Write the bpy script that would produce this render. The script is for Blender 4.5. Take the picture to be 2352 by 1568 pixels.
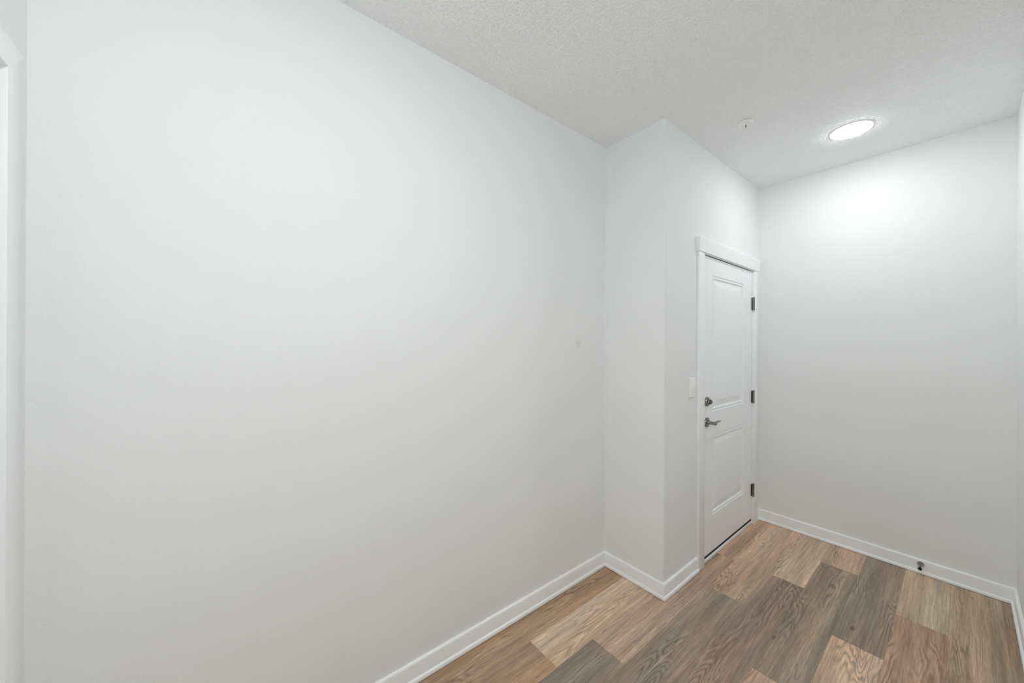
import bpy, bmesh, math, random
from mathutils import Vector, Matrix

# ---------------------------------------------------------------- camera, world, exposure
scene = bpy.context.scene
for o in list(bpy.data.objects):
    bpy.data.objects.remove(o)
COL = scene.collection

W, H_PX = 2352.0, 1568.0
F_PX, YAW, PITCH, ROLL, CAM_Z = 822.68, 0.896074, 0.001017, 0.003681, 1.45597
CX, CY = 4.14, 2.38
cd = bpy.data.cameras.new('camera')
cam = bpy.data.objects.new('camera', cd)
COL.objects.link(cam)
fw = Vector((-math.sin(YAW) * math.cos(PITCH), math.cos(YAW) * math.cos(PITCH), math.sin(PITCH)))
rt = Vector((math.cos(YAW), math.sin(YAW), 0))
up = rt.cross(fw)
r2 = rt * math.cos(ROLL) + up * math.sin(ROLL)
u2 = -rt * math.sin(ROLL) + up * math.cos(ROLL)
m = Matrix((r2, u2, -fw)).transposed().to_4x4()
m.translation = Vector((0, 0, CAM_Z))
cam.matrix_world = m
cd.sensor_fit = 'HORIZONTAL'
cd.sensor_width = 36.0
cd.lens = F_PX / W * 36.0
cd.shift_x = -CX / W
cd.shift_y = CY / W
cd.clip_start = 0.01
cd.clip_end = 50
scene.camera = cam

world = bpy.data.worlds.new('world')
scene.world = world
world.use_nodes = True
world.node_tree.nodes['Background'].inputs[0].default_value = (0.8, 0.85, 0.9, 1)
world.node_tree.nodes['Background'].inputs[1].default_value = 0.3

scene.cycles.max_bounces = 14
scene.cycles.diffuse_bounces = 14
scene.cycles.glossy_bounces = 4

vs = scene.view_settings
vs.view_transform = 'Standard'
vs.look = 'None'
vs.exposure = 0.0
vs.gamma = 1.0
vs.use_curve_mapping = False

LAMP_ENTRY = 55.0      # emission of the disc light by the entry door
LAMP_HALL = 134.0       # emission of the disc light over the near end

# ---------------------------------------------------------------- room measures (metres)
XL, YS, XD, YB, XR, YF = -1.4697, 1.9487, -1.0609, 3.4577, 0.1951, -0.3959
CH = 2.743
TH = 0.11


def srgb(r, g, b):
    def f(c):
        c /= 255.0
        return c / 12.92 if c <= 0.04045 else ((c + 0.055) / 1.055) ** 2.4
    return (f(r), f(g), f(b), 1.0)


# ---------------------------------------------------------------- materials
def new_mat(name):
    mt = bpy.data.materials.new(name)
    mt.use_nodes = True
    nt = mt.node_tree
    return mt, nt, nt.nodes['Principled BSDF']


def nd(nt, kind, **kw):
    n = nt.nodes.new(kind)
    for k, v in kw.items():
        if k == 'inp':
            for i, val in v.items():
                n.inputs[i].default_value = val
        else:
            setattr(n, k, v)
    return n


def math_node(nt, op, a=None, b=None, c=None):
    n = nt.nodes.new('ShaderNodeMath')
    n.operation = op
    for i, v in enumerate((a, b, c)):
        if v is None:
            continue
        if isinstance(v, (int, float)):
            n.inputs[i].default_value = v
        else:
            nt.links.new(v, n.inputs[i])
    return n.outputs[0]


def paint(name, col, rough, scale, strength, dist, smudge=None, scale2=None):
    mt, nt, bs = new_mat(name)
    bs.inputs['Roughness'].default_value = rough
    bs.inputs['Base Color'].default_value = col
    geo = nd(nt, 'ShaderNodeNewGeometry')
    n1 = nd(nt, 'ShaderNodeTexNoise', inp={'Scale': scale, 'Detail': 1.0, 'Roughness': 0.5})
    nt.links.new(geo.outputs['Position'], n1.inputs['Vector'])
    h = n1.outputs['Fac']
    if strength == 0:
        nt.nodes.remove(n1)
        return mt
    if scale2:
        n2 = nd(nt, 'ShaderNodeTexNoise', inp={'Scale': scale2, 'Detail': 1.0, 'Roughness': 0.5})
        nt.links.new(geo.outputs['Position'], n2.inputs['Vector'])
        rmp = nd(nt, 'ShaderNodeMapRange', inp={1: 0.42, 2: 0.62, 3: 0.0, 4: 1.0})
        rmp.interpolation_type = 'SMOOTHSTEP'
        nt.links.new(n2.outputs['Fac'], rmp.inputs[0])
        h = math_node(nt, 'ADD', math_node(nt, 'MULTIPLY', h, 0.5), rmp.outputs[0])
    bp = nd(nt, 'ShaderNodeBump', inp={'Strength': strength, 'Distance': dist})
    nt.links.new(h, bp.inputs['Height'])
    nt.links.new(bp.outputs['Normal'], bs.inputs['Normal'])
    if smudge:
        vm = nd(nt, 'ShaderNodeVectorMath', operation='DISTANCE')
        nt.links.new(geo.outputs['Position'], vm.inputs[0])
        vm.inputs[1].default_value = smudge
        sm = nd(nt, 'ShaderNodeMapRange', inp={1: 0.012, 2: 0.034, 3: 0.92, 4: 1.0})
        sm.interpolation_type = 'SMOOTHSTEP'
        nt.links.new(vm.outputs['Value'], sm.inputs[0])
        mx = nd(nt, 'ShaderNodeVectorMath', operation='SCALE')
        mx.inputs[0].default_value = col[:3]
        nt.links.new(sm.outputs[0], mx.inputs['Scale'])
        nt.links.new(mx.outputs[0], bs.inputs['Base Color'])
    return mt


WALL_COL = (0.868, 0.883, 0.884, 1)
M_WALL = paint('wall_paint', WALL_COL, 0.75, 190, 0.30, 0.002)
M_WALL_L = paint('wall_paint_with_scuff', WALL_COL, 0.75, 190, 0.30, 0.002, smudge=(XL, 1.682, 1.449))
M_CEIL = paint('ceiling_texture_paint', (0.930, 0.944, 0.945, 1), 0.85, 260, 0.55, 0.005, scale2=85)
M_TRIM = paint('white_trim_enamel', (0.940, 0.962, 0.973, 1), 0.35, 60, 0, 0.001)
M_DOOR = paint('white_door_enamel', (0.932, 0.955, 0.967, 1), 0.38, 80, 0, 0.001)


def simple(name, col, rough, metal=0.0):
    mt, nt, bs = new_mat(name)
    bs.inputs['Base Color'].default_value = col
    bs.inputs['Metallic'].default_value = metal
    geo = nd(nt, 'ShaderNodeNewGeometry')
    n1 = nd(nt, 'ShaderNodeTexNoise', inp={'Scale': 300.0, 'Detail': 2.0})
    nt.links.new(geo.outputs['Position'], n1.inputs['Vector'])
    mr = nd(nt, 'ShaderNodeMapRange', inp={1: 0.3, 2: 0.7, 3: rough * 0.85, 4: rough * 1.15})
    nt.links.new(n1.outputs['Fac'], mr.inputs[0])
    nt.links.new(mr.outputs[0], bs.inputs['Roughness'])
    return mt


M_NICKEL = simple('satin_nickel', (0.30, 0.295, 0.285, 1), 0.16, 1.0)
M_BLACK = simple('black_rubber', (0.008, 0.008, 0.008, 1), 0.6)
M_DARK = simple('dark_gap', (0.03, 0.03, 0.03, 1), 0.8)
M_PLASTIC = paint('white_plastic', (0.95, 0.955, 0.95, 1), 0.32, 60, 0, 0.001)
M_BRASS = simple('dull_sprinkler_metal', (0.10, 0.095, 0.09, 1), 0.4, 1.0)


def emissive(name, strength):
    mt, nt, bs = new_mat(name)
    bs.inputs['Base Color'].default_value = (0.9, 0.9, 0.9, 1)
    bs.inputs['Roughness'].default_value = 0.4
    bs.inputs['Emission Color'].default_value = (0.972, 0.988, 1.008, 1)
    bs.inputs['Emission Strength'].default_value = strength
    return mt


def wood():
    mt, nt, bs = new_mat('vinyl_oak_plank')
    L = nt.links.new
    geo = nd(nt, 'ShaderNodeNewGeometry')
    oi = nd(nt, 'ShaderNodeObjectInfo')
    seed = oi.outputs['Alpha']
    off = nd(nt, 'ShaderNodeCombineXYZ')
    L(math_node(nt, 'MULTIPLY', seed, 37.3), off.inputs[0])
    L(math_node(nt, 'MULTIPLY', seed, 91.7), off.inputs[1])
    L(math_node(nt, 'MULTIPLY', seed, 17.9), off.inputs[2])
    add = nd(nt, 'ShaderNodeVectorMath', operation='ADD')
    L(geo.outputs['Position'], add.inputs[0])
    L(off.outputs[0], add.inputs[1])

    def noise(sx, sy, detail, rough=0.5, dist=0.0):
        mp = nd(nt, 'ShaderNodeVectorMath', operation='MULTIPLY')
        mp.inputs[1].default_value = (sx, sy, 1.0)
        L(add.outputs[0], mp.inputs[0])
        n = nd(nt, 'ShaderNodeTexNoise', inp={'Scale': 1.0, 'Detail': detail, 'Roughness': rough, 'Distortion': dist})
        L(mp.outputs[0], n.inputs['Vector'])
        return n.outputs['Fac']

    def rng(v, a, b, c, d, smooth=True):
        n = nd(nt, 'ShaderNodeMapRange', inp={1: a, 2: b, 3: c, 4: d})
        if smooth:
            n.interpolation_type = 'SMOOTHSTEP'
        L(v, n.inputs[0])
        return n.outputs[0]

    broad = noise(15.0, 0.9, 2.5, 0.55)
    patch = noise(9.0, 1.3, 1.0)
    tint = noise(11.0, 1.5, 1.5)
    fine = noise(420.0, 16.0, 2.0, 0.6)
    mid = noise(130.0, 4.0, 2.5, 0.6)
    contour = noise(10.0, 1.5, 2.0, 0.4, 0.25)
    wave = math_node(nt, 'SINE', math_node(nt, 'ADD', math_node(nt, 'MULTIPLY', contour, 120.0), math_node(nt, 'MULTIPLY', mid, 6.0)))
    mask = rng(patch, 0.50, 0.66, 0.06, 1.0)
    dark = math_node(nt, 'MULTIPLY', rng(wave, 0.30, 0.95, 0.0, 0.34), mask)
    pale = math_node(nt, 'MULTIPLY', rng(wave, -0.35, -0.95, 0.0, 0.16), mask)
    v = math_node(nt, 'MULTIPLY', rng(broad, 0.30, 0.70, 0.68, 1.26, False), rng(fine, 0.3, 0.7, 0.78, 1.19, False))
    v = math_node(nt, 'MULTIPLY', v, rng(mid, 0.3, 0.7, 0.78, 1.18, False))
    v = math_node(nt, 'MULTIPLY', v, math_node(nt, 'SUBTRACT', math_node(nt, 'ADD', 1.0, pale), dark))
    knot = noise(26.0, 9.0, 0.0)
    v = math_node(nt, 'MULTIPLY', v, rng(knot, 0.83, 0.90, 1.0, 0.45))
    red = nd(nt, 'ShaderNodeMix', data_type='RGBA')
    red.inputs['A'].default_value = (0.98, 1.005, 1.02, 1)
    red.inputs['B'].default_value = (1.045, 0.992, 0.945, 1)
    L(rng(tint, 0.38, 0.64, 0.0, 1.0), red.inputs['Factor'])
    mul = nd(nt, 'ShaderNodeVectorMath', operation='MULTIPLY')
    blend = nd(nt, 'ShaderNodeMix', data_type='RGBA')
    L(oi.outputs['Color'], blend.inputs['A'])
    blend.inputs['B'].default_value = (0.425, 0.318, 0.218, 1)
    L(rng(noise(10.0, 0.55, 1.5), 0.47, 0.66, 0.0, 0.62), blend.inputs['Factor'])
    L(blend.outputs['Result'], mul.inputs[0])
    L(red.outputs['Result'], mul.inputs[1])
    sc = nd(nt, 'ShaderNodeVectorMath', operation='SCALE')
    L(mul.outputs[0], sc.inputs[0])
    L(v, sc.inputs['Scale'])
    L(sc.outputs[0], bs.inputs['Base Color'])
    L(rng(fine, 0.3, 0.7, 0.42, 0.56), bs.inputs['Roughness'])
    bp = nd(nt, 'ShaderNodeBump', inp={'Strength': 0.25, 'Distance': 0.0006})
    L(fine, bp.inputs['Height'])
    L(bp.outputs['Normal'], bs.inputs['Normal'])
    return mt


M_WOOD = wood()

# ---------------------------------------------------------------- mesh helpers (world coordinates in, object origin at loc)
class MB:
    def __init__(self):
        self.v, self.f = [], []

    def poly(self, verts, faces):
        b = len(self.v)
        self.v += [tuple(x) for x in verts]
        self.f += [tuple(i + b for i in fc) for fc in faces]
        return self

    def box(self, x0, x1, y0, y1, z0, z1):
        vv = [(x, y, z) for z in (z0, z1) for y in (y0, y1) for x in (x0, x1)]
        return self.poly(vv, [(0, 2, 3, 1), (4, 5, 7, 6), (0, 1, 5, 4), (2, 6, 7, 3), (0, 4, 6, 2), (1, 3, 7, 5)])

    def bbox(self, x0, x1, y0, y1, z0, z1, w, seg=2):
        bm = bmesh.new()
        bmesh.ops.create_cube(bm, size=1)
        for q in bm.verts:
            q.co = Vector(((x0 + x1) / 2 + q.co.x * (x1 - x0), (y0 + y1) / 2 + q.co.y * (y1 - y0), (z0 + z1) / 2 + q.co.z * (z1 - z0)))
        bmesh.ops.bevel(bm, geom=list(bm.edges), offset=w, segments=seg, profile=0.5, affect='EDGES')
        bm.verts.index_update()
        self.poly([q.co[:] for q in bm.verts], [[q.index for q in fc.verts] for fc in bm.faces])
        bm.free()
        return self

    def prism(self, poly, z0, z1):
        n = len(poly)
        vv = [(x, y, z0) for x, y in poly] + [(x, y, z1) for x, y in poly]
        ff = [tuple(reversed(range(n))), tuple(range(n, 2 * n))] + [(i, (i + 1) % n, n + (i + 1) % n, n + i) for i in range(n)]
        return self.poly(vv, ff)

    def lathe(self, base, axis, prof, n=32):
        """prof: (distance along axis, radius)"""
        a = Vector(axis).normalized()
        t = Vector((0, 0, 1)) if abs(a.z) < 0.9 else Vector((1, 0, 0))
        e1 = a.cross(t).normalized()
        e2 = a.cross(e1)
        vv, ff = [], []
        for d, r in prof:
            for k in range(n):
                th = 2 * math.pi * k / n
                vv.append(Vector(base) + a * d + (e1 * math.cos(th) + e2 * math.sin(th)) * max(r, 1e-5))
        for i in range(len(prof) - 1):
            for k in range(n):
                k2 = (k + 1) % n
                ff.append((i * n + k, i * n + k2, (i + 1) * n + k2, (i + 1) * n + k))
        ff.append(tuple(reversed(range(n))))
        ff.append(tuple(range((len(prof) - 1) * n, len(prof) * n)))
        return self.poly(vv, ff)

    def tube(self, pts, rad, n=16, flat=1.0):
        """smooth tube through points; rad a number or a list, flat squashes it vertically"""
        pts = [Vector(p) for p in pts]
        rs = rad if isinstance(rad, (list, tuple)) else [rad] * len(pts)
        vv, ff = [], []
        for i, p in enumerate(pts):
            d = (pts[min(i + 1, len(pts) - 1)] - pts[max(i - 1, 0)]).normalized()
            z = Vector((0, 0, 1))
            e1 = d.cross(z).normalized()
            e2 = e1.cross(d)
            for k in range(n):
                th = 2 * math.pi * k / n
                vv.append(p + e1 * math.cos(th) * rs[i] + e2 * math.sin(th) * rs[i] * flat)
        for i in range(len(pts) - 1):
            for k in range(n):
                k2 = (k + 1) % n
                ff.append((i * n + k, i * n + k2, (i + 1) * n + k2, (i + 1) * n + k))
        ff.append(tuple(reversed(range(n))))
        ff.append(tuple(range((len(pts) - 1) * n, len(pts) * n)))
        return self.poly(vv, ff)

    def build(self, name, mat, parent=None, loc=(0, 0, 0), smooth=False, label=None):
        me = bpy.data.meshes.new(name)
        L = Vector(loc)
        me.from_pydata([Vector(q) - L for q in self.v], [], self.f)
        bm = bmesh.new()
        bm.from_mesh(me)
        bmesh.ops.recalc_face_normals(bm, faces=bm.faces)
        bm.to_mesh(me)
        bm.free()
        me.materials.append(mat)
        o = bpy.data.objects.new(name, me)
        COL.objects.link(o)
        if parent is not None:
            o.parent = parent
            pl = Vector(parent['_w'])
            o.location = L - pl
        else:
            o.location = L
        o['_w'] = tuple(L)
        if smooth:
            me.shade_smooth()
            me.set_sharp_from_angle(angle=math.radians(35))
        if label:
            o['label'] = label
        return o


def empty(name, loc):
    o = bpy.data.objects.new(name, None)
    o.empty_display_size = 0.05
    COL.objects.link(o)
    o.location = loc
    o['_w'] = tuple(loc)
    return o


def tag(o, label, cat, kind=None, group=None):
    o['label'] = label
    o['category'] = cat
    if kind:
        o['kind'] = kind
    if group:
        o['group'] = group
    return o


S = 'structure'

# ---------------------------------------------------------------- door measures
DY0, DY1 = YS + 0.500, YS + 1.375          # leaf edges of the entry door
DZ0, DZ1 = 0.040, 2.041
JO0, JO1 = DY0 - 0.003, DY1 + 0.003        # jamb faces
JT = 0.019
OP0, OP1, OPZ = JO0 - JT, JO1 + JT, DZ1 + 0.006 + JT   # rough opening in the wall

NX0, NX1 = XL + 0.155, XL + 0.155 + 0.78    # near door: jamb faces in x
NZ1 = 2.060

# ---------------------------------------------------------------- walls, ceiling, floor base
R = 0.004
arc = [(XD - R + R * math.sin(a), YS + R - R * math.cos(a)) for a in [math.radians(d) for d in (0, 15, 30, 45, 60, 75, 90)]]

tag(MB().box(XL - TH, XL, YF - TH, YS + TH, 0, CH).build('wall_left', M_WALL_L, loc=(XL, (YF + YS) / 2, 0)),
    'long plain off-white wall filling the left half of the picture', 'wall', S)
tag(MB().prism([(XL, YS)] + arc[:4] + [(XD - TH, YS + TH), (XL, YS + TH)], 0, CH).build('wall_step', M_WALL, loc=(XL, YS, 0), smooth=True),
    'narrow off-white return wall where the hall steps in beside the door', 'wall', S)
w = MB()
w.prism(arc[3:] + [(XD, OP0), (XD - TH, OP0), (XD - TH, YS + TH)], 0, CH)
w.box(XD - TH, XD, OP0, OP1, OPZ, CH)
w.box(XD - TH, XD, OP1, YB + TH, 0, CH)
tag(w.build('wall_door', M_WALL, loc=(XD, YS, 0), smooth=True), 'off-white wall that holds the white panelled entry door', 'wall', S)
tag(MB().box(XD, XR, YB, YB + TH, 0, CH).build('wall_back', M_WALL, loc=((XD + XR) / 2, YB, 0)),
    'off-white end wall at right with a bright pool of ceiling light', 'wall', S)
tag(MB().box(XR, XR + TH, YF - TH, YB + TH, 0, CH).build('wall_right', M_WALL, loc=(XR, 1.5, 0)),
    'sliver of off-white wall along the right edge of the picture', 'wall', S)
w = MB()
w.box(XL, NX0 - JT, YF - TH, YF, 0, CH)
w.box(NX0 - JT, NX1 + JT, YF - TH, YF, NZ1 + JT, CH)
w.box(NX1 + JT, XR, YF - TH, YF, 0, CH)
tag(w.build('wall_near', M_WALL, loc=(XL, YF, 0)), 'off-white cross wall above the white casing at the far left edge', 'wall', S)
tag(MB().box(XL - TH, XR + TH, YF - TH, YB + TH, CH, CH + 0.1).build('ceiling', M_CEIL, loc=(-0.6, 1.5, CH)),
    'white ceiling with a fine sprayed knockdown texture', 'ceiling', S)

floor = tag(MB().box(XL - TH, XR + TH, YF - TH, YB + TH, -0.1, -0.0045).build('floor', M_DARK, loc=(-0.6, 1.5, 0)),
            'wood-look vinyl plank floor in mixed tan and grey browns', 'floor', S)

# planks run along the hall, seven inches wide
PW, PL = 0.182, 1.257
LT, OT, GB, RB, DK, GN = (172, 150, 124), (172, 140, 112), (122, 104, 89), (140, 112, 93), (124, 107, 93), (145, 115, 86)
COLS = [   # left edge index (x = -1.496 + i * PW), joint, tones from the joint upwards / downwards
    (0.68, {-1: GN, 0: GN, 1: LT}),
    (1.16, {-2: RB, -1: (143, 114, 86), 0: (174, 151, 123), 1: OT}),
    (1.41, {-2: OT, -1: DK, 0: (153, 128, 108), 1: (170, 139, 112)}),
    (2.26, {-3: OT, -2: LT, -1: (128, 111, 95), 0: (168, 141, 115)}),
    (2.69, {-3: GN, -2: LT, -1: (132, 110, 94), 0: (166, 143, 117)}),
    (1.85, {-2: RB, -1: OT, 0: (126, 109, 93), 1: (166, 139, 113)}),
    (2.37, {-3: GB, -2: LT, -1: (168, 141, 114), 0: (124, 107, 92)}),
    (2.82, {-3: LT, -2: GB, -1: (148, 116, 93), 0: (158, 139, 113)}),
    (2.52, {-3: RB, -2: OT, -1: (140, 117, 95), 0: (152, 131, 107)}),
    (1.90, {-2: GN, -1: GB, 0: (122, 102, 83), 1: (124, 104, 84)}),
]
SEEDS = {(7, 0): 0.37, (6, 0): 0.91, (4, -1): 0.64}
random.seed(11)
FLOOR_GAIN = 1.75
for i, (jy, tones) in enumerate(COLS):
    x0 = max(-1.496 + i * PW, XL)
    x1 = min(-1.496 + (i + 1) * PW, XR)
    for k in sorted(tones):
        y0, y1 = max(jy + k * PL, YF), min(jy + (k + 1) * PL, YB)
        sd = random.random()
        if y1 - y0 < 0.02:
            continue
        g = 0.00012
        o = MB().bbox(x0 + g, x1 - g, y0 + g, y1 - g, -0.0045, 0.0, 0.0003, 1).build('plank', M_WOOD, floor, loc=((x0 + x1) / 2, (y0 + y1) / 2, 0))
        c = srgb(*tones[k])
        gr = 0.3 * c[0] + 0.5 * c[1] + 0.2 * c[2]
        c = [gr + 0.84 * (q - gr) for q in c[:3]]
        o.color = (c[0] * FLOOR_GAIN, c[1] * FLOOR_GAIN, c[2] * FLOOR_GAIN, SEEDS.get((i, k), sd))
# the entry door's plank strip inside the opening
DOORSTRIP = MB().box(XD - TH, XD - 0.0005, OP0, OP1, -0.0045, 0.0).build('plank', M_WOOD, floor, loc=(XD - TH / 2, (OP0 + OP1) / 2, 0))
DOORSTRIP.color = srgb(*OT)
nst = MB().box(NX0, NX1, YF - TH, YF - 0.0005, -0.0045, 0.0).build('plank', M_WOOD, floor, loc=((NX0 + NX1) / 2, YF - TH / 2, 0))
nst.color = srgb(*LT)

# ---------------------------------------------------------------- baseboards with shoe moulding
BB = [(0.0, 0.0), (0.0118, 0.0), (0.0118, 0.0800), (0.0105, 0.0850), (0.0078, 0.0880), (0.0045, 0.0891), (0.0, 0.0891)]
SH = [(0.0118, 0.0022), (0.0205, 0.0022), (0.0205, 0.0135), (0.0190, 0.0172), (0.0160, 0.0195), (0.0118, 0.0205)]


def run(name, a, b, nrm, m0, m1, label, shoe=True, parent=None):
    a, b, nrm = Vector(a), Vector(b), Vector(nrm)
    d = (b - a).normalized()

    def sweep(prof):
        n = len(prof)
        vv = []
        for p, mm, sg in ((a, m0, 1), (b, m1, -1)):
            for off, z in prof:
                q = p + nrm * off + d * (sg * mm * off)
                vv.append((q.x, q.y, z))
        ff = [(i, (i + 1) % n, n + (i + 1) % n, n + i) for i in range(n)]
        ff += [tuple(range(n)), tuple(reversed(range(n, 2 * n)))]
        return MB().poly(vv, ff)
    mid = (a + b) / 2
    o = sweep(BB).build(name, M_TRIM, parent, loc=(mid.x, mid.y, 0), smooth=True)
    if parent is None:
        tag(o, label, 'baseboard', S)
    if shoe:
        sweep(SH).build('shoe_moulding', M_TRIM, o, loc=(mid.x, mid.y, 0), smooth=True)
    return o


CS_OUT0, CS_IN0 = YS + 0.406, DY0 - 0.012
CS_IN1, CS_OUT1 = DY1 + 0.010, DY1 + 0.089
run('baseboard_left', (XL, YF), (XL, YS), (1, 0), 1, 1, 'long white baseboard with shoe moulding along the left wall')
run('baseboard_step', (XL, YS), (XD, YS), (0, -1), 1, -1, 'short white baseboard on the return wall, between inside and outside corner')
bd = run('baseboard_door', (XD, YS), (XD, CS_OUT0), (1, 0), -1, 0, 'white baseboard between the outside corner and the door casing')
run('baseboard_corner', (XD, CS_OUT1), (XD, YB), (1, 0), 0, 1, 'tiny white baseboard piece between door casing and end wall')
run('baseboard_back', (XD, YB), (XR, YB), (0, -1), 1, 1, 'white baseboard along the end wall that carries the door stop')
run('baseboard_right', (XR, YB), (XR, YF), (-1, 0), 1, 1, 'white baseboard running down the right edge of the picture')
NC0, NC1 = XL + 0.070, NX1 + 0.086
run('baseboard_near', (XR, YF), (NC1, YF), (0, 1), 1, 0, 'white baseboard on the cross wall behind the camera')

# ---------------------------------------------------------------- entry door casing, jamb, threshold
trim = tag(empty('trim_1', (XD, (DY0 + DY1) / 2, 0)), 'white craftsman casing with a flared head board around the entry door', 'door casing', S)
CT = 0.0145
HB0, HB1 = 2.050, 2.140
MB().bbox(XD, XD + CT, CS_OUT0, CS_IN0, 0, HB0, 0.0012).build('casing', M_TRIM, trim, loc=(XD, (CS_OUT0 + CS_IN0) / 2, 0), smooth=True)
MB().bbox(XD, XD + CT, CS_IN1, CS_OUT1, 0, HB0, 0.0012).build('casing', M_TRIM, trim, loc=(XD, (CS_OUT1 + CS_IN1) / 2, 0), smooth=True)
# head board: flares outward to the top at the face and at both ends
hb = MB()
b0, b1, t0, t1 = CS_OUT0 - 0.010, CS_OUT1 + 0.006, CS_OUT0 - 0.019, CS_OUT1 + 0.014
hv = [(XD, b0, HB0), (XD + 0.020, b0, HB0), (XD + 0.020, b1, HB0), (XD, b1, HB0),
      (XD, b0 - 0.001, HB0 + 0.012), (XD + 0.0208, b0 - 0.001, HB0 + 0.012), (XD + 0.0208, b1 + 0.001, HB0 + 0.012), (XD, b1 + 0.001, HB0 + 0.012),
      (XD, t0, HB1 - 0.006), (XD + 0.027, t0, HB1 - 0.006), (XD + 0.027, t1, HB1 - 0.006), (XD, t1, HB1 - 0.006),
      (XD, t0, HB1), (XD + 0.026, t0 + 0.001, HB1), (XD + 0.026, t1 - 0.001, HB1), (XD, t1, HB1)]
hf = [(0, 1, 2, 3), (12, 13, 14, 15)]
for r_ in range(3):
    q = r_ * 4
    hf += [(q + i, q + (i + 1) % 4, q + 4 + (i + 1) % 4, q + 4 + i) for i in range(4)]
hb.poly(hv, hf).build('head_board', M_TRIM, trim, loc=(XD, (b0 + b1) / 2, HB0))
JX0, JX1 = XD - TH, XD + 0.001
MB().box(JX0, JX1, OP0 + 0.0005, JO0, 0, OPZ - 0.0005).build('jamb', M_TRIM, trim, loc=(XD, OP0, 0))
MB().box(JX0, JX1, JO1, OP1 - 0.0005, 0, OPZ - 0.0005).build('jamb', M_TRIM, trim, loc=(XD, OP1, 0))
MB().box(JX0, JX1, JO0, JO1, DZ1 + 0.006, OPZ - 0.0005).build('head_jamb', M_TRIM, trim, loc=(XD, (OP0 + OP1) / 2, OPZ))
LX1 = XD - 0.003        # room-side face of the leaf
LX0 = LX1 - 0.044
st = MB()
st.box(LX0 - 0.014, LX0 - 0.001, JO0, JO0 + 0.03, 0, DZ1 + 0.006)
st.box(LX0 - 0.014, LX0 - 0.001, JO1 - 0.03, JO1, 0, DZ1 + 0.006)
st.box(LX0 - 0.014, LX0 - 0.001, JO0 + 0.03, JO1 - 0.03, DZ1 - 0.03, DZ1 + 0.006)
st.build('door_stop_bead', M_TRIM, trim, loc=(LX0, (OP0 + OP1) / 2, 0))
MB().box(LX1 - 0.014, LX1 - 0.004, JO0 + 0.002, JO1 - 0.002, DZ1 + 0.0005, DZ1 + 0.0058).build('gap_shade_strip', M_BLACK, trim, loc=(LX1, (JO0 + JO1) / 2, DZ1), label='black strip standing in for the shade in the gap above the door')  # added black strip: the gap's shade is put in as colour
MB().bbox(JX0 + 0.002, XD + 0.002, JO0, JO1, 0.0015, 0.0215, 0.002).build('threshold', M_TRIM, trim, loc=(XD, (JO0 + JO1) / 2, 0), smooth=True)

# ---------------------------------------------------------------- door leaf with moulded panels
PROFILE = [(0.0, 0.0), (0.0025, 0.0005), (0.0075, -0.0065), (0.0110, -0.0065), (0.0150, -0.0015), (0.0225, -0.0015),
           (0.0270, -0.0085), (0.0350, -0.0085), (0.0400, -0.0080), (0.0720, -0.0020), (0.0745, -0.0015)]


def leaf(root_name, u0, u1, z0, z1, panels, face, back, plane, mat, label):
    """plane 'x': face is a constant x and u runs along y; plane 'y': the other way round"""
    def P(u, d, z):
        return (d, u, z) if plane == 'x' else (u, d, z)
    sgn = 1 if face > back else -1
    us = [u0, panels[0][0], panels[0][1], u1]
    zs = [z0] + [q for p in panels for q in p[2:4]] + [z1]
    mb = MB()
    for i in range(3):
        for j in range(len(zs) - 1):
            if i == 1 and j % 2 == 1:
                continue
            a, b, c, e = us[i], us[i + 1], zs[j], zs[j + 1]
            mb.poly([P(a, face, c), P(b, face, c), P(b, face, e), P(a, face, e)], [(0, 1, 2, 3)])
    mb.poly([P(u0, face, z0), P(u1, face, z0), P(u1, face, z1), P(u0, face, z1),
             P(u0, back, z0), P(u1, back, z0), P(u1, back, z1), P(u0, back, z1)],
            [(0, 1, 5, 4), (1, 2, 6, 5), (2, 3, 7, 6), (3, 0, 4, 7), (4, 5, 6, 7)])
    loc = P((u0 + u1) / 2, face, z0)
    o = mb.build(root_name, mat, loc=loc)
    tag(o, label, 'door', S)
    for (a, b, c, e) in panels:
        pv, pf = [], []
        for d, h in PROFILE:
            pv += [P(a + d, face + sgn * h, c + d), P(b - d, face + sgn * h, c + d), P(b - d, face + sgn * h, e - d), P(a + d, face + sgn * h, e - d)]
        for r_ in range(len(PROFILE) - 1):
            q = r_ * 4
            pf += [(q + i, q + (i + 1) % 4, q + 4 + (i + 1) % 4, q + 4 + i) for i in range(4)]
        q = (len(PROFILE) - 1) * 4
        pf.append((q, q + 1, q + 2, q + 3))
        po = MB().poly(pv, pf).build('panel', mat, o, loc=P((a + b) / 2, face, c))
    return o


door = leaf('door_1', DY0, DY1, DZ0, DZ1,
            [(DY0 + 0.138, DY1 - 0.160, 0.282, 0.832), (DY0 + 0.138, DY1 - 0.160, 0.990, 1.926)],
            LX1, LX0, 'x', M_DOOR, 'white two-panel entry door with satin nickel lever and deadbolt')
MB().box(LX0 + 0.004, LX1 - 0.001, DY0 + 0.001, DY1 - 0.001, 0.0222, 0.040).build('door_sweep', M_BLACK, door, loc=(LX1, (DY0 + DY1) / 2, 0.0225), label='black rubber sweep under the door')

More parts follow.
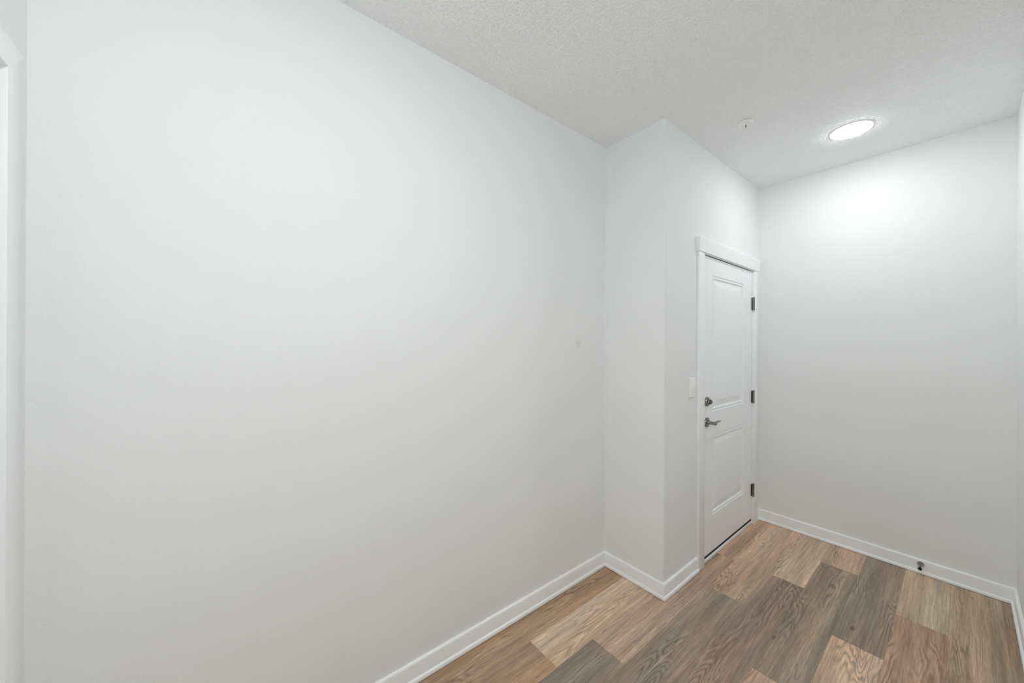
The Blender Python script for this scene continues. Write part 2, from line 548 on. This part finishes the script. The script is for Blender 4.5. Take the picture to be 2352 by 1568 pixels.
for zc in (1.780, 1.028, 0.274):
    hy = DY1 + 0.0015
    hroot = MB().box(XD - 0.0022, XD + 0.0012, hy - 0.017, hy - 0.0022, zc - 0.047, zc + 0.047).build('hinge', M_NICKEL, door, loc=(XD, hy, zc), label='satin nickel butt hinge')
    kn = MB()
    kx = XD + 0.0100
    for s in range(5):
        za, zb = zc - 0.046 + s * 0.0184, zc - 0.046 + (s + 1) * 0.0184 - 0.0009
        kn.lathe((kx, hy, za), (0, 0, 1), [(0, 0.0077), (0.0007, 0.0085), (zb - za - 0.0007, 0.0085), (zb - za, 0.0077)], 20)
    kn.build('knuckle', M_NICKEL, hroot, loc=(kx, hy, zc), smooth=True)
    for sg in (1, -1):
        MB().lathe((kx, hy, zc + sg * 0.046), (0, 0, sg), [(0, 0.0070), (0.001, 0.0093), (0.004, 0.0093), (0.0062, 0.0065), (0.0068, 0.001)], 20).build(
            'hinge_tip', M_NICKEL, hroot, loc=(kx, hy, zc + sg * 0.046), smooth=True)
    MB().box(XD + 0.0004, XD + 0.0085, hy - 0.0045, hy - 0.0025, zc - 0.046, zc + 0.046).build('hinge_leaf', M_NICKEL, hroot, loc=(XD, hy, zc))

# lever handle
LY, LZ = DY0 + 0.055, 0.930
ros = MB().lathe((LX1, LY, LZ), (1, 0, 0), [(0, 0.0330), (0.004, 0.0330), (0.0075, 0.0315), (0.010, 0.027), (0.0115, 0.018), (0.012, 0.012)], 40).build(
    'door_lever', M_NICKEL, door, loc=(LX1, LY, LZ), smooth=True, label='satin nickel lever handle on a round rose')
MB().lathe((LX1 + 0.010, LY, LZ), (1, 0, 0), [(0, 0.0135), (0.003, 0.0115), (0.030, 0.0105), (0.046, 0.0115), (0.052, 0.0105), (0.054, 0.006)], 28).build(
    'neck', M_NICKEL, ros, loc=(LX1 + 0.010, LY, LZ), smooth=True)
hp, hr = [], []
for i in range(15):
    t = i / 14
    hp.append((LX1 + 0.053 - 0.010 * t * t, LY - 0.006 + 0.112 * t, LZ + 0.002 + 0.004 * math.sin(math.pi * t)))
    hr.append(0.0098 - 0.0032 * t if 0 < i < 14 else (0.006 if i == 0 else 0.004))
MB().tube(hp, hr, 18, 0.95).build('handle', M_NICKEL, ros, loc=(LX1 + 0.055, LY, LZ), smooth=True)

# deadbolt with thumb turn
BZ = 1.069
dbt = MB().lathe((LX1, LY, BZ), (1, 0, 0), [(0, 0.0320), (0.006, 0.0320), (0.011, 0.0295), (0.0135, 0.024), (0.014, 0.016), (0.014, 0.004)], 40).build(
    'deadbolt', M_NICKEL, door, loc=(LX1, LY, BZ), smooth=True, label='satin nickel deadbolt rose with thumb turn')
MB().lathe((LX1 + 0.0135, LY, BZ), (1, 0, 0), [(0, 0.0175), (0.007, 0.0175), (0.010, 0.0160), (0.0115, 0.011), (0.012, 0.003)], 32).build(
    'turn_base', M_NICKEL, dbt, loc=(LX1 + 0.0135, LY, BZ), smooth=True)
# half-moon thumb piece standing on edge
tp = []
for k in range(13):
    a = math.pi * k / 12
    tp.append((0.020 + 0.0175 * math.sin(a), 0.0175 * math.cos(a)))
tv = [(LX1 + d, LY - 0.0040, BZ + z) for d, z in tp] + [(LX1 + d, LY + 0.0040, BZ + z) for d, z in tp]
n_ = len(tp)
MB().poly(tv, [tuple(range(n_)), tuple(reversed(range(n_, 2 * n_)))] + [(i, (i + 1) % n_, n_ + (i + 1) % n_, n_ + i) for i in range(n_)]).build(
    'thumb_turn', M_NICKEL, dbt, loc=(LX1 + 0.02, LY, BZ))

# ---------------------------------------------------------------- near door in the cross wall (only its casing shows)
tr2 = tag(empty('trim_2', ((NX0 + NX1) / 2, YF, 0)), 'plain mitred white casing at the far left edge of the picture', 'door casing', S)
ci0, ci1, ciz = NX0 - 0.005, NX1 + 0.005, NZ1 + 0.004
co0, co1, coz = ci0 - 0.080, ci1 + 0.080, ciz + 0.068
CF = YF + 0.015


def flat_prism(pts, name, loc):
    n = len(pts)
    vv = [(x, YF, z) for x, z in pts] + [(x, CF - 0.0, z) for x, z in pts]
    bm = bmesh.new()
    vs_ = [bm.verts.new(q) for q in vv]
    bm.faces.new(vs_[:n])
    top = bm.faces.new(list(reversed(vs_[n:])))
    for i in range(n):
        bm.faces.new((vs_[i], vs_[n + i], vs_[n + (i + 1) % n], vs_[(i + 1) % n]))
    long_edges = sorted(top.edges, key=lambda e: -e.calc_length())[:2]
    bmesh.ops.bevel(bm, geom=long_edges, offset=0.002, segments=2, profile=0.5, affect='EDGES')
    bm.verts.index_update()
    mb = MB().poly([q.co[:] for q in bm.verts], [[q.index for q in f.verts] for f in bm.faces])
    bm.free()
    return mb.build(name, M_TRIM, tr2, loc=loc, smooth=True)


flat_prism([(co0, 0), (ci0, 0), (ci0, ciz), (co0, coz)], 'casing', (co0, YF, 0))
flat_prism([(ci1, 0), (co1, 0), (co1, coz), (ci1, ciz)], 'casing', (co1, YF, 0))
flat_prism([(co0, coz), (ci0, ciz), (ci1, ciz), (co1, coz)], 'head_casing', ((co0 + co1) / 2, YF, ciz))
MB().box(NX0 - JT + 0.0005, NX0, YF - TH, YF + 0.001, 0, NZ1 + JT - 0.0005).build('jamb', M_TRIM, tr2, loc=(NX0, YF, 0))
MB().box(NX1, NX1 + JT - 0.0005, YF - TH, YF + 0.001, 0, NZ1 + JT - 0.0005).build('jamb', M_TRIM, tr2, loc=(NX1, YF, 0))
MB().box(NX0, NX1, YF - TH, YF + 0.001, NZ1, NZ1 + JT - 0.0005).build('head_jamb', M_TRIM, tr2, loc=((NX0 + NX1) / 2, YF, NZ1))
leaf('door_2', NX0 + 0.003, NX1 - 0.003, 0.012, NZ1 - 0.003,
     [(NX0 + 0.125, NX1 - 0.125, 0.26, 0.83), (NX0 + 0.125, NX1 - 0.125, 0.99, 1.93)],
     YF - 0.072, YF - 0.107, 'y', M_DOOR, 'white panelled door set back behind the casing at far left')

# ---------------------------------------------------------------- ceiling lights
def ceiling_light(x, y, strength, label):
    t = tag(empty('ceiling_light', (x, y, CH)), label, 'ceiling light', group='round disc lights on the hall ceiling')
    MB().lathe((x, y, CH), (0, 0, -1), [(0, 0.1000), (0.0015, 0.1000), (0.0035, 0.0985), (0.0045, 0.0955), (0.0040, 0.0945)], 64).build(
        'trim_ring', M_PLASTIC, t, loc=(x, y, CH), smooth=True)
    MB().lathe((x, y, CH - 0.0020), (0, 0, -1), [(0, 0.0945), (0.0040, 0.0930), (0.0085, 0.076), (0.0110, 0.050), (0.0122, 0.020), (0.0124, 0.001)], 40).build(
        'diffuser', emissive('lit_diffuser', strength), t, loc=(x, y, CH - 0.0020), smooth=True, label='glowing white diffuser')
    return t


ceiling_light(-0.417, 2.925, LAMP_ENTRY, 'glowing round disc light on the ceiling near the end wall')
ceiling_light(-0.15, 0.22, LAMP_HALL, 'round disc light above the camera, lighting the long left wall')

# ---------------------------------------------------------------- fire sprinkler
SX, SY = -0.786, 2.352
sp = tag(empty('fire_sprinkler', (SX, SY, CH)), 'small white pendent fire sprinkler with round cup on the ceiling', 'sprinkler')
MB().lathe((SX, SY, CH), (0, 0, -1), [(0, 0.0300), (0.0030, 0.0300), (0.0032, 0.0385), (0.0045, 0.0388), (0.0105, 0.0335), (0.0110, 0.0300), (0.0095, 0.0275), (0.0035, 0.0225), (0.0025, 0.012), (0.0024, 0.002)], 48).build(
    'escutcheon', M_PLASTIC, sp, loc=(SX, SY, CH), smooth=True)
MB().lathe((SX, SY, CH - 0.0005), (0, 0, -1), [(0, 0.0105), (0.009, 0.0105), (0.010, 0.0085), (0.0135, 0.0085)], 6).build('body', M_PLASTIC, sp, loc=(SX, SY, CH))
for sg in (-1, 1):
    MB().tube([(SX + sg * 0.0075, SY + sg * 0.002, CH - 0.012), (SX + sg * 0.0095, SY + sg * 0.0025, CH - 0.020), (SX + sg * 0.0075, SY + sg * 0.002, CH - 0.028), (SX + sg * 0.001, SY, CH - 0.034)], 0.0017, 8).build(
        'frame_arm', M_PLASTIC, sp, loc=(SX, SY, CH - 0.02), smooth=True)
MB().lathe((SX, SY, CH - 0.013), (0, 0, -1), [(0, 0.0022), (0.020, 0.0022)], 10).build('trigger_bulb', M_BRASS, sp, loc=(SX, SY, CH - 0.013), smooth=True, label='dark glass trigger bulb')
df = MB().lathe((SX, SY, CH - 0.0335), (0, 0, -1), [(0, 0.003), (0.002, 0.0035), (0.003, 0.0095), (0.0042, 0.0098), (0.0046, 0.004), (0.0060, 0.0028)], 24).build(
    'deflector', M_PLASTIC, sp, loc=(SX, SY, CH - 0.034), smooth=True)
MB().lathe((SX, SY, CH - 0.0390), (0, 0, -1), [(0, 0.0025), (0.0012, 0.0020)], 10).build('screw', M_BRASS, df, loc=(SX, SY, CH - 0.039))

# ---------------------------------------------------------------- light switch
WY0, WY1, WZ0, WZ1 = YS + 0.297, YS + 0.372, 1.118, 1.239
sw = tag(empty('light_switch', (XD, (WY0 + WY1) / 2, (WZ0 + WZ1) / 2)), 'white toggle light switch on the wall beside the door casing', 'light switch')
MB().bbox(XD, XD + 0.0062, WY0, WY1, WZ0, WZ1, 0.0028, 3).build('plate', M_PLASTIC, sw, loc=(XD, (WY0 + WY1) / 2, (WZ0 + WZ1) / 2), smooth=True)
wy, wz = (WY0 + WY1) / 2, (WZ0 + WZ1) / 2
tg = MB()
tg.poly([(XD + 0.005, wy - 0.0052, wz - 0.012), (XD + 0.005, wy + 0.0052, wz - 0.012), (XD + 0.005, wy + 0.0052, wz + 0.012), (XD + 0.005, wy - 0.0052, wz + 0.012),
         (XD + 0.0195, wy - 0.0042, wz + 0.0075), (XD + 0.0195, wy + 0.0042, wz + 0.0075), (XD + 0.0175, wy + 0.0042, wz + 0.0150), (XD + 0.0175, wy - 0.0042, wz + 0.0150)],
        [(0, 1, 2, 3), (4, 5, 6, 7), (0, 1, 5, 4), (1, 2, 6, 5), (2, 3, 7, 6), (3, 0, 4, 7)])
tg.build('toggle', M_PLASTIC, sw, loc=(XD, wy, wz))
for sg in (1, -1):
    MB().lathe((XD + 0.0058, wy, wz + sg * 0.030), (1, 0, 0), [(0, 0.0032), (0.0010, 0.0030), (0.0014, 0.0015)], 14).build('screw', M_PLASTIC, sw, loc=(XD, wy, wz + sg * 0.03), smooth=True)

# ---------------------------------------------------------------- door stop on the back baseboard
PX, PZ, PY = -0.160, 0.0600, YB - 0.0118
ds = tag(empty('door_stop', (PX, PY, PZ)), 'small chrome rod door stop with black tip on end wall baseboard', 'door stop')
MB().lathe((PX, PY, PZ), (0, -1, 0), [(0, 0.0160), (0.002, 0.0160), (0.008, 0.0145), (0.022, 0.0090), (0.034, 0.0062), (0.038, 0.0060)], 32).build('flange', M_NICKEL, ds, loc=(PX, PY, PZ), smooth=True)
MB().lathe((PX, PY - 0.036, PZ), (0, -1, 0), [(0, 0.0058), (0.030, 0.0058), (0.032, 0.0070), (0.035, 0.0080)], 24).build('rod', M_NICKEL, ds, loc=(PX, PY - 0.036, PZ), smooth=True)
MB().lathe((PX, PY - 0.070, PZ), (0, -1, 0), [(0, 0.0080), (0.001, 0.0088), (0.008, 0.0088), (0.010, 0.0070), (0.0105, 0.003)], 24).build('rubber_tip', M_BLACK, ds, loc=(PX, PY - 0.070, PZ), smooth=True, label='black rubber bumper tip')

for o in bpy.data.objects:
    if '_w' in o:
        del o['_w']
